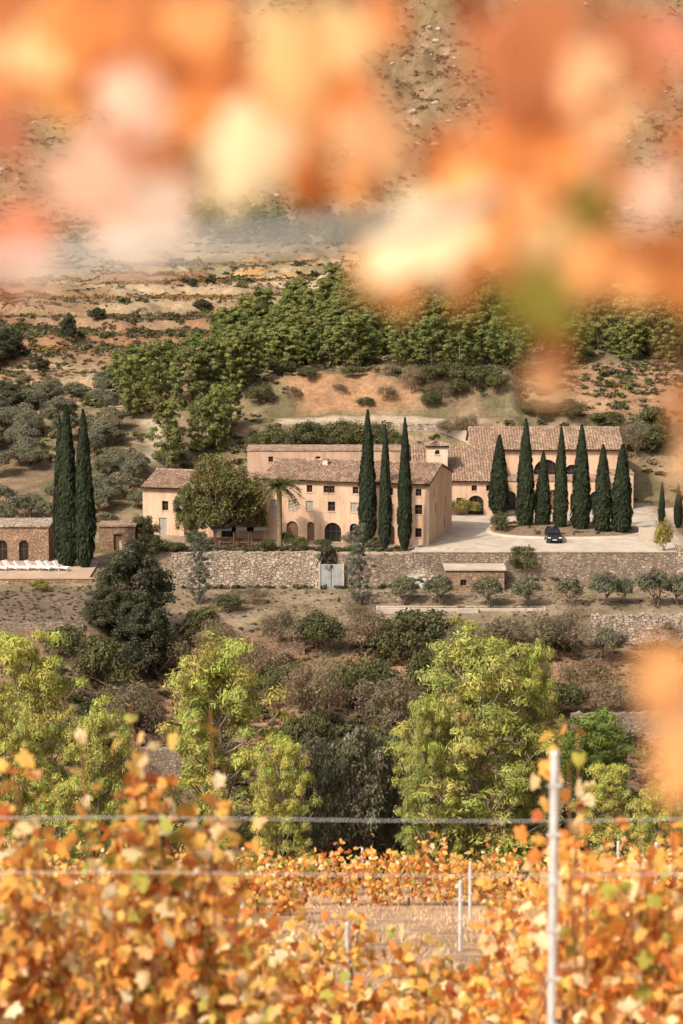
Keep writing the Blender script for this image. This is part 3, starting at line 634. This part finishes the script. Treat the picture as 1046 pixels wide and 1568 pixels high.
s.make('stone_steps',['stoneL'],loc=(7.4,275.6,-4.2))
n=60;x=rng.uniform(8,12.5,n);y=rng.uniform(274.5,277,n);scatter('boulder_pile',T_r,np.stack([x,y,Hf(x,y)+rng.uniform(0,1.4,n)*(1-(x-8)/5)],1),rng.uniform(.25,.7,n),np.ones((n,3)),'rock')
P=MB();P.box(-75,-28,264.45,276,-.9,-.52,0);P.make('pool_terrace',['deck'])
def lounger(x,y,a):
    m=MB();m.box(-.36,.36,-.95,.35,.3,.44,0)
    Tm=TR(0,.35,.36)@Matrix.Rotation(math.radians(50),4,'X');m.box(-.36,.36,.0,.9,-.04,.09,0,Tm)
    for px in (-.28,.22):
        for py in (-.85,.2): m.box(px,px+.06,py,py+.06,0,.297,1)
    m.box(-.38,-.365,-.95,.35,.28,.36,1);m.box(.365,.38,-.95,.35,.28,.36,1)
    m.make('sun_lounger',['white','metal'],loc=(x,y,-.51),rz=a,bevel=.015)
for i,u in enumerate((0,17,34,51,68,81,94)): lounger(on_plane(u,878,269.4)[0],269.4+.2*(i%2),math.radians((72,66,80,70,62,76,70)[i]))
H=empty('stone_pool_house',(-46.5,276.5,-.6));W=MB();G=MB()
block(W,G,0,12.6,0,6,0,4.0,front=[(7.2,.05,1.2,2.4,True,'g'),(9.7,.05,1.1,2.4,True,'g'),(4.5,.05,1.2,2.4,True,'d')],right=[(2.5,1.2,.7,.9,False,'g')])
W.box(-.2,12.8,-.2,6.2,4.003,4.18,1);W.make('walls',['stoneB','stoneL'],H);G.make('doors',GM,H)
H=empty('stone_outbuilding',(-28.6,282,-.4));W=MB();G=MB();block(W,G,0,4.2,0,4,0,3.0,front=[(2.2,.05,1,2.1,False,'d')]);W.box(-.15,4.35,-.15,4.1,3.003,3.15,1);W.make('walls',['stoneB','tile'],H);G.make('door',GM,H)
x,y,z,_=at(180,640);H=empty('field_hut',(x,y,z-.3));W=MB();G=MB();block(W,G,-1.2,1.2,0,2,0,1.8,front=[(.9,.1,.8,1.4,False,'d')]);W.box(-1.3,1.3,-.1,2.1,1.803,1.95,0);W.make('walls',['pl2'],H);G.make('door',GM,H)
for ux in (345,372,395):
    x,y,_=on_plane(ux,830,282.5);m=MB()
    for px in (-1.1,1.04):
        for py in (-.9,.84): m.box(px,px+.06,py,py+.06,0,2.2,1)
    m.box(-1.3,1.3,-1.1,1.1,2.203,2.3,0);m.box(-.7,.7,-.4,.4,.7,.75,1);m.box(-.05,.05,-.05,.05,0,.7,1)
    for sx in (-.9,.55): m.box(sx,sx+.35,-.3,.05,.42,.46,1);m.box(sx,sx+.35,.052,.09,.46,.9,1);m.box(sx+.02,sx+.05,-.28,-.25,0,.42,1);m.box(sx+.3,sx+.33,-.28,-.25,0,.42,1)
    m.make('terrace_canopy',['awn','wood'],loc=(x,y,0))
# ================================================================ CAR (facing camera)
def car(x,y,z):
    E=empty('parked_car',(x,y,z));b=MB()
    pr=[(-2.15,.35,.78),(-2.2,.62,.82),(-2.05,.88,.84),(-1.15,1.02,.88),(-.95,1.05,.86),(-.3,1.52,.68),(.2,1.62,.66),(1.4,1.6,.66),(1.95,1.15,.84),(2.15,1.0,.86),(2.2,.5,.84),(2.1,.32,.8)]
    V=[];F=[];n=len(pr)
    for yy,zz,w in pr: V+=[(-w,yy,zz),(w,yy,zz)]
    for i in range(n-1): F.append((2*i,2*i+1,2*i+3,2*i+2))
    F.append((2*n-2,2*n-1,1,0))
    F.append(tuple(2*i for i in range(n)));F.append(tuple(2*i+1 for i in reversed(range(n))))
    b.add(V,F,0);b.box(-.9,.9,-1.9,1.95,.36,.97,0)
    b.make('body',['car'],E,bevel=.05)
    g=MB();g.add([(-.74,-.93,1.1),(.74,-.93,1.1),(.62,-.34,1.51),(-.62,-.34,1.51)],[(0,1,2,3)],0,TR(0,-.03,.02))
    for s in (-1,1): g.add([(s*.86,-.8,1.08),(s*.88,1.6,1.1),(s*.7,1.3,1.52),(s*.7,-.25,1.5)],[(0,1,2,3)],0,TR(s*.01,0,0))
    g.box(-.55,.55,-2.23,-2.2,.5,.68,0);g.make('glass_and_grille',['glass'],E)
    l=MB()
    for s in (-1,1): l.box(s*.66-.16,s*.66+.16,-2.24,-2.1,.66,.8,0)
    l.box(-.26,.26,-2.25,-2.232,.42,.53,0);l.make('headlamps_and_plate',['lamp'],E,bevel=.02)
    for s in (-1,1): 
        m=MB();m.box(s*.98-.09,s*.98+.09,-.75,-.65,1.0,1.14,0);m.make('mirror',['car'],E,bevel=.03)
        for yy in (-1.35,1.35):
            V,F,_,_=tube([(s*.72,yy,.34),(s*.93,yy,.34)],[.34,.34],(0,0,0),20);w=MB();w.add(V.tolist(),F.tolist()+[tuple(range(19,-1,-1)),tuple(range(20,40))],0)
            V,F,_,_=tube([(s*.9,yy,.34),(s*.94,yy,.34)],[.2,.2],(0,0,0),12);w.add(V.tolist(),F.tolist()+[tuple(range(12,24))],1);w.make('wheel',['rub','metal'],E)
car(on_plane(847,829,287)[0],287,.13)
# ================================================================ VINEYARD
LO=np.array([(0,0),(.3,-.14),(.5,.1),(.4,.3),(.58,.55),(.33,.6),(.24,.82),(0,1.05),(-.24,.82),(-.33,.6),(-.58,.55),(-.4,.3),(-.5,.1),(-.3,-.14)])
LV=np.concatenate([[[0,.38,.0]],np.c_[LO,-.55*(LO[:,0]**2)-.18*(LO[:,1]-.4)**2]]);LV[:,1]-=.3
LF=np.array([(0,i+1,(i+1)%14+1) for i in range(14)])
def leafset(pos,nrm,size,col,r,tang=None,curl=(.3,2.4)):
    n=len(pos);t=rdir(n,r)-np.array([0,0,.6]) if tang is None else tang
    t=unit(t-nrm*np.sum(t*nrm,1,keepdims=True));b=np.cross(t,nrm)
    L=LV[None]*np.asarray(size).reshape(-1,1,1);L=L*np.stack([r.uniform(.7,1.15,n),np.ones(n),r.uniform(*curl,n)],1)[:,None]
    Vv=pos[:,None]+L[...,0:1]*b[:,None]+L[...,1:2]*t[:,None]+L[...,2:3]*nrm[:,None]
    cc=np.repeat(col,15,0)*r.uniform(.8,1.12,(n*15,1))
    Ff=(LF[None]+(np.arange(n)*15)[:,None,None]).reshape(-1,3);return Vv.reshape(-1,3),Ff,cc,0
PAL=np.array([(.94,.46,.11),(.96,.6,.16),(.87,.32,.08),(.5,.15,.055),(.96,.74,.4),(.48,.46,.1),(.96,.55,.24),(.98,.82,.52),(.7,.25,.07)]);PW=np.array([4.5,5.5,2.4,1.2,2.6,1.3,2.2,1.5,1.3]);PW/=PW.sum()
def vine_row(y0,x0,x1,hmin,hmax,seed,dens=1.,slope=0,sp_=.85,hfun=None,spread=.3,vines=None,canes=(6,9),bare=.48,sz=(.06,.105)):
    r=np.random.default_rng(seed);P=[];LP=[]
    vs=[(xv,None) for xv in np.arange(x0,x1,sp_)] if vines is None else vines
    for xv,fh in vs:
        yv=y0+slope*xv+r.normal(0,.08);z0=float(Hf(xv,yv));hh=r.uniform(hmin,hmax) if fh is None else fh
        if hfun: hh*=hfun(xv)
        if hh<.3: continue
        a=np.array([xv,yv,z0]);P.append(tube(bez(a-[0,0,.2],a+[r.normal(0,.05),0,bare+.02],r.normal(0,.05,3),r,5),[.035,.03,.028,.026,.03],(.12,.08,.055),6))
        nc=int(r.integers(*canes))
        for c in range(nc):
            b=a+[r.normal(0,.22 if fh is None else .08),r.normal(0,.06),bare];e=a+[r.normal(0,spread),r.normal(0,.2),hh*(r.uniform(.7,1.15) if fh is None else (1 if c==0 else r.uniform(.62,.97)))]
            if fh is None and r.random()<.3: e[2]=z0+hh*.55;e[0]+=r.normal(0,.2)
            cv=bez(b,e,r.normal(0,.1 if fh is None else .05,3),r,8);P.append(tube(cv,np.linspace(.009,.003,8),(.3,.13,.06),4))
            m=int(r.integers(15,25)*dens);t=r.uniform(.0,1,m);i=np.clip((t*7).astype(int),0,6);fr=(t*7-i)[:,None]
            LP.append(cv[i]*(1-fr)+cv[i+1]*fr+r.normal(0,.07,(m,3)))
    LP=np.concatenate(LP);n=len(LP);nn=unit(rdir(n,r)+np.array([-.25,-.5,.45]))
    z=fbm(LP[:,0]*1.5+seed,LP[:,2]*2,2);ci=r.choice(len(PAL),n,p=PW);c=PAL[ci]*r.uniform(.72,1.08,(n,1))*(.78+.44*z[:,None])
    P.append(leafset(LP,nn,r.uniform(sz[0],sz[1],n),c,r));me=mesh_np('grapevine_row',P,['leaf','bark']);obj('grapevine_row',me)
B=dict(sz=(.06,.11),bare=.12,sp_=.6)
wob=lambda x:.7+.65*float(vnoise(x*.7+3,1.5))
vine_row(43.5,-16,18,.62,.95,1,1.2,-.03,hfun=wob,**B);vine_row(40,-15,17,.7,1.0,2,1.3,-.03,hfun=wob,**B);vine_row(37,-13,16,.6,.85,72,1.2,-.05,hfun=lambda x:0 if -.9<x<3.0 else .7+.55*float(vnoise(x*.8+8,4.5)),**B)
vine_row(34.5,-14,-1.2,.8,1.05,31,1.2,-.05);vine_row(32,-14,-1.7,.85,1.1,32,1.1,-.05);vine_row(28,-13,-1.2,.8,1.05,33,1.2,-.05)
vine_row(34.5,3.4,14,1.,1.35,36,1.2,-.05);vine_row(32.5,3.0,14,1.,1.35,34,1.1,-.05);vine_row(28.5,2.6,13,1.,1.35,35,1.2,-.05)
vine_row(25,-12,-.6,.8,1.0,3,1.2,-.03);vine_row(25,2.0,12,.8,1.1,43,1.2,-.03)
vine_row(21.5,-11,.2,.75,.95,4,1.3,-.03);vine_row(21.5,1.7,11,.8,1.1,44,1.3,-.03)
vine_row(18.2,-10,10,.8,1.02,5,1.6,-.02,sp_=.55,hfun=lambda x:(.85 if -.3<x<1.4 else 1.0)+.45*(x<-1.2),bare=.3)
vine_row(16.6,-9,9,.66,.86,55,1.5,-.02,sp_=.55,bare=.2,hfun=lambda x:1+.5*(x<-.9)+.5*(x>1.3))
vine_row(15.0,-8,-.8,1.1,1.6,6,1.3,sp_=.6);vine_row(15.0,1.2,8,1.15,1.6,7,1.3,sp_=.6)
vine_row(13.6,-7,-.9,1.5,1.95,66,1.2,sp_=.5,spread=.2)
vine_row(12.3,0,0,1,1,8,1.35,vines=[(-5,2.1),(-4.3,2.2),(-3.6,2.0),(-2.9,2.3),(-2.3,2.1),(-1.8,2.3),(-1.62,2.2),(-1.42,2.25),(-1.17,2.62),(-1.0,2.25),(-.68,2.55),(-.75,2.2),(-.5,1.5)],spread=.12,canes=(5,8),bare=.8)
vine_row(12.9,0,0,1,1,9,1.1,vines=[(1.2,2.5),(1.36,2.05),(1.6,1.95),(1.8,2.1),(2.2,2.0),(2.7,2.2),(3.4,2.0),(4.2,2.1)],spread=.12,canes=(5,8),bare=.8)
def blades(name,n,x0,x1,y0,y1,pal,h):
    r=np.random.default_rng(77);x=r.uniform(x0,x1,n);y=r.uniform(y0,y1,n);k=fbm(x*1.3,y*.9,3)>.42;x,y=x[k],y[k];n=len(x);p=np.stack([x,y,Hf(x,y)+h*.35],1)
    tg=unit(np.array([0,0,1.])+.7*rdir(n,r));nn=unit(np.cross(tg,rdir(n,r)));c=np.array(pal)[r.integers(0,len(pal),n)]*r.uniform(.7,1.2,(n,1))
    obj(name,mesh_np(name,[(*cards(p,nn,h*r.uniform(.5,1.1,n),c,r,.12,tg),0)],['fol']))
blades('dry_meadow_grass',80000,-9,11,14,50,[(.85,.6,.4),(.75,.5,.32),(.9,.68,.46),(.6,.4,.25)],.07)
def post(x,y,h,r=.022):
    m=MB();z=float(Hf(x,y))
    V,F,_,_=tube([(0,0,-.4),(0,0,h-.01),(0,0,h)],[r,r,r*.8],(0,0,0),8);m.add(V.tolist(),F.tolist()+[tuple(range(16,24))],0)
    for zz in np.arange(.4,h-.05,.25): m.box(-r*1.5,r*1.5,-r*1.15,-r*.98,zz,zz+.02,0)
    m.make('vineyard_post',['metal'],loc=(x,y,z))
yT=11.8
x=on_plane(848,1300,yT)[0];zt=on_plane(848,1150,yT)[2];post(x,yT,zt-float(Hf(x,yT)),.023)
post(-5.2,yT,2.3,.024);post(7.4,yT,2.3,.024)
for u,vt,Yp in [(532,1412,20),(947,1288,40),(720,1358,36),(555,1330,44),(372,1400,26),(205,1375,29),(286,1330,18),(705,1400,29),(1005,1290,31),(182,1405,22),(915,1400,22),(300,1385,34)]:
    x,y,z=on_plane(u,vt,Yp);post(x,y,max(.9,z-float(Hf(x,y))),.02 if Yp<25 else .026)
def wire(pts,r=.0035,name='trellis_wire',mat='metal'):
    m=MB();V,F,_,_=tube(pts,[r]*len(pts),(0,0,0),6);m.add(V.tolist(),F.tolist());m.make(name,[mat],smooth=True)
for v in (1254,1338):
    z=on_plane(848,v,yT)[2];tt=np.linspace(-5.2,7.4,30);wire([(t,yT+.03,z-.02*math.sin((t+5.2)*.8)**2) for t in tt],.0022)
# ================================================================ OVERHANGING GRAPEVINE close to the camera
CR=(.97,.78,.5);PK=(.92,.6,.46);O1=(.9,.44,.17);O2=(.8,.3,.09);RB=(.52,.19,.08);YL=(.95,.68,.33);GR=(.3,.27,.05);PE=(.94,.55,.29);RP=(.72,.28,.17)
NL=[(45,50,150,YL,1.6),(130,20,150,O2,1.6),(240,40,170,O2,1.7),(320,90,130,O2,1.7),(95,120,120,O1,1.6),(5,200,90,RP,1.5),(5,110,100,O2,1.6),(300,20,110,O1,1.6),(150,100,90,O2,1.7),(0,10,110,O2,1.6),(290,170,80,O2,1.6),
(205,145,145,PK,1.55),(190,215,90,RP,1.8),(125,268,130,PK,1.5),(225,320,150,(.96,.76,.64),1.5),(178,350,90,PK,1.6),(35,350,110,RP,1.4),(0,400,90,RP,1.5),(265,245,90,O2,1.7),(55,395,80,PK,1.4),
(445,75,165,YL,1.6),(525,55,130,YL,1.65),(400,135,130,O1,1.7),(392,220,165,CR,1.55),(345,275,80,CR,1.6),(455,250,100,O2,1.7),(480,165,120,O1,1.7),(498,290,60,RB,1.7),(570,195,120,PE,1.6),(590,20,90,O2,1.7),(360,190,80,O1,1.6),(540,130,90,O2,1.7),
(550,270,90,O1,1.6),(645,345,165,CR,1.55),(600,405,110,O1,1.65),(700,245,120,O2,1.7),(745,310,160,O1,1.6),(710,400,120,O1,1.65),(810,280,155,PE,1.65),(860,350,145,YL,1.6),(780,370,120,PE,1.65),(870,420,110,PE,1.65),(930,390,130,O1,1.6),(990,400,130,O1,1.6),(1050,395,130,O2,1.6),
(905,305,90,GR,1.7),(805,110,130,RB,1.6),(795,190,120,O2,1.6),(830,30,120,RB,1.5),(895,100,100,PE,1.6),(930,165,110,PE,1.6),(960,50,110,RB,1.7),(1040,50,130,RP,1.4),(1010,290,110,PK,1.4),(1040,210,70,RB,1.4),(720,5,80,RB,1.6),(860,230,90,O2,1.6),(760,50,80,RB,1.5),(950,270,80,O1,1.6),(1000,120,80,RB,1.5),
(815,455,120,GR,1.5),(840,505,90,RB,1.7),(835,570,90,PE,1.7),(1052,620,90,O1,1.7),(1056,700,70,PE,1.6),(1015,1020,90,O1,1.6),(1028,1085,120,PE,1.6),(1048,1160,125,O1,1.5)]
r=np.random.default_rng(11);pos=[];nn=[];sz=[];cc=[];tg=[];P=[]
canes=[bez((1.05,1.9,44.3),(-.9,1.5,44.55),np.array([0,0,.45]),r,30),bez((1.05,1.9,44.2),(-.9,1.9,44.6),np.array([0,.1,.4]),r,30),bez((1.05,1.9,44.1),(.34,1.6,43.3),np.array([.14,0,.25]),r,20)]
for c in canes: P.append(tube(c,np.linspace(.007,.003,len(c)),(.3,.15,.08),6))
for u,v,s,c,d in NL:
    for q in range(1 if s<145 else 2):
        uu,vv=(u,v) if q==0 else (u+r.normal(0,.22)*s,v+r.normal(0,.22)*s)
        p=np.array(on_plane(uu,vv,d+.12*q));pos.append(p);nn.append(np.array([r.normal(-.1,.35),-1,r.normal(.35,.35)]));sz.append((s*(1.0 if q==0 else .7))*d/3700.);cc.append(np.array(c)*(1 if q==0 else r.uniform(.7,1)));tg.append([r.normal(0,.5),0,-1])
        al=np.concatenate(canes[:2]) if u<960 else canes[2]
        b=al[np.argmin(np.sum((al-p)**2*[1,1,.3],1))]
        P.append(tube(bez(b,p+[0,0,sz[-1]*.3],r.normal(0,.015,3),r,6),[.0012]*6,(.5,.2,.1),4))
P.append(leafset(np.array(pos),unit(np.array(nn)),np.array(sz),np.array(cc),r,np.array(tg,float),(.3,1.5)))
gz=float(Hf(1.1,1.95));P.append(tube(bez((1.15,1.95,gz-.2),(1.05,1.9,44.3),np.array([.06,0,0]),r,8),np.linspace(.035,.018,8),(.14,.1,.07),8))
obj('overhanging_grapevine',mesh_np('overhanging_grapevine',P,['leaf','bark']))
wire([on_plane(-900,520,1.35),on_plane(0,408,1.35),on_plane(300,378,1.35),on_plane(640,345,1.4),on_plane(760,300,1.6)],.006,'haze_band_cane','pale')  # pale cane added near the lens; its blur stands in for the haze band
# ================================================================ LIGHT, SKY, CAMERA
S=Vector((-.5,-.55,.72)).normalized();el=math.asin(S.z);az=math.atan2(S.x,S.y)
sun=bpy.data.lights.new('sun','SUN');sun.energy=4.1;sun.angle=math.radians(2.5);sun.color=(1,.88,.73)
so=bpy.data.objects.new('sun',sun);scene.collection.objects.link(so);so.rotation_euler=S.to_track_quat('Z','Y').to_euler();so.location=(-100,-100,200)
w=bpy.data.worlds.new('World');scene.world=w;w.use_nodes=True;n=w.node_tree;n.nodes.clear()
sky=N(n,'ShaderNodeTexSky',sky_type='NISHITA',sun_disc=False,sun_elevation=el,sun_rotation=az%(2*math.pi));sky.dust_density=7;sky.air_density=.8;sky.ozone_density=.4
hs=N(n,'ShaderNodeHueSaturation');hs.inputs['Saturation'].default_value=.12;n.links.new(sky.outputs[0],hs.inputs['Color'])
bg=N(n,'ShaderNodeBackground');bg.inputs[1].default_value=.15;o=N(n,'ShaderNodeOutputWorld')
n.links.new(hs.outputs[0],bg.inputs[0]);n.links.new(bg.outputs[0],o.inputs[0])
cd=bpy.data.cameras.new('camera');cam=bpy.data.objects.new('camera',cd);scene.collection.objects.link(cam);scene.camera=cam
cam.location=(0,0,CAMZ);cam.rotation_euler=(math.pi/2-PITCH,0,0)
cd.sensor_fit='VERTICAL';cd.sensor_height=36;cd.lens=36*3700/1568.;cd.clip_start=.1;cd.clip_end=3000
cd.dof.use_dof=True;cd.dof.focus_distance=284;cd.dof.aperture_fstop=2.9;cd.dof.aperture_blades=9
scene.view_settings.view_transform='Standard';scene.view_settings.look='None';scene.view_settings.exposure=0
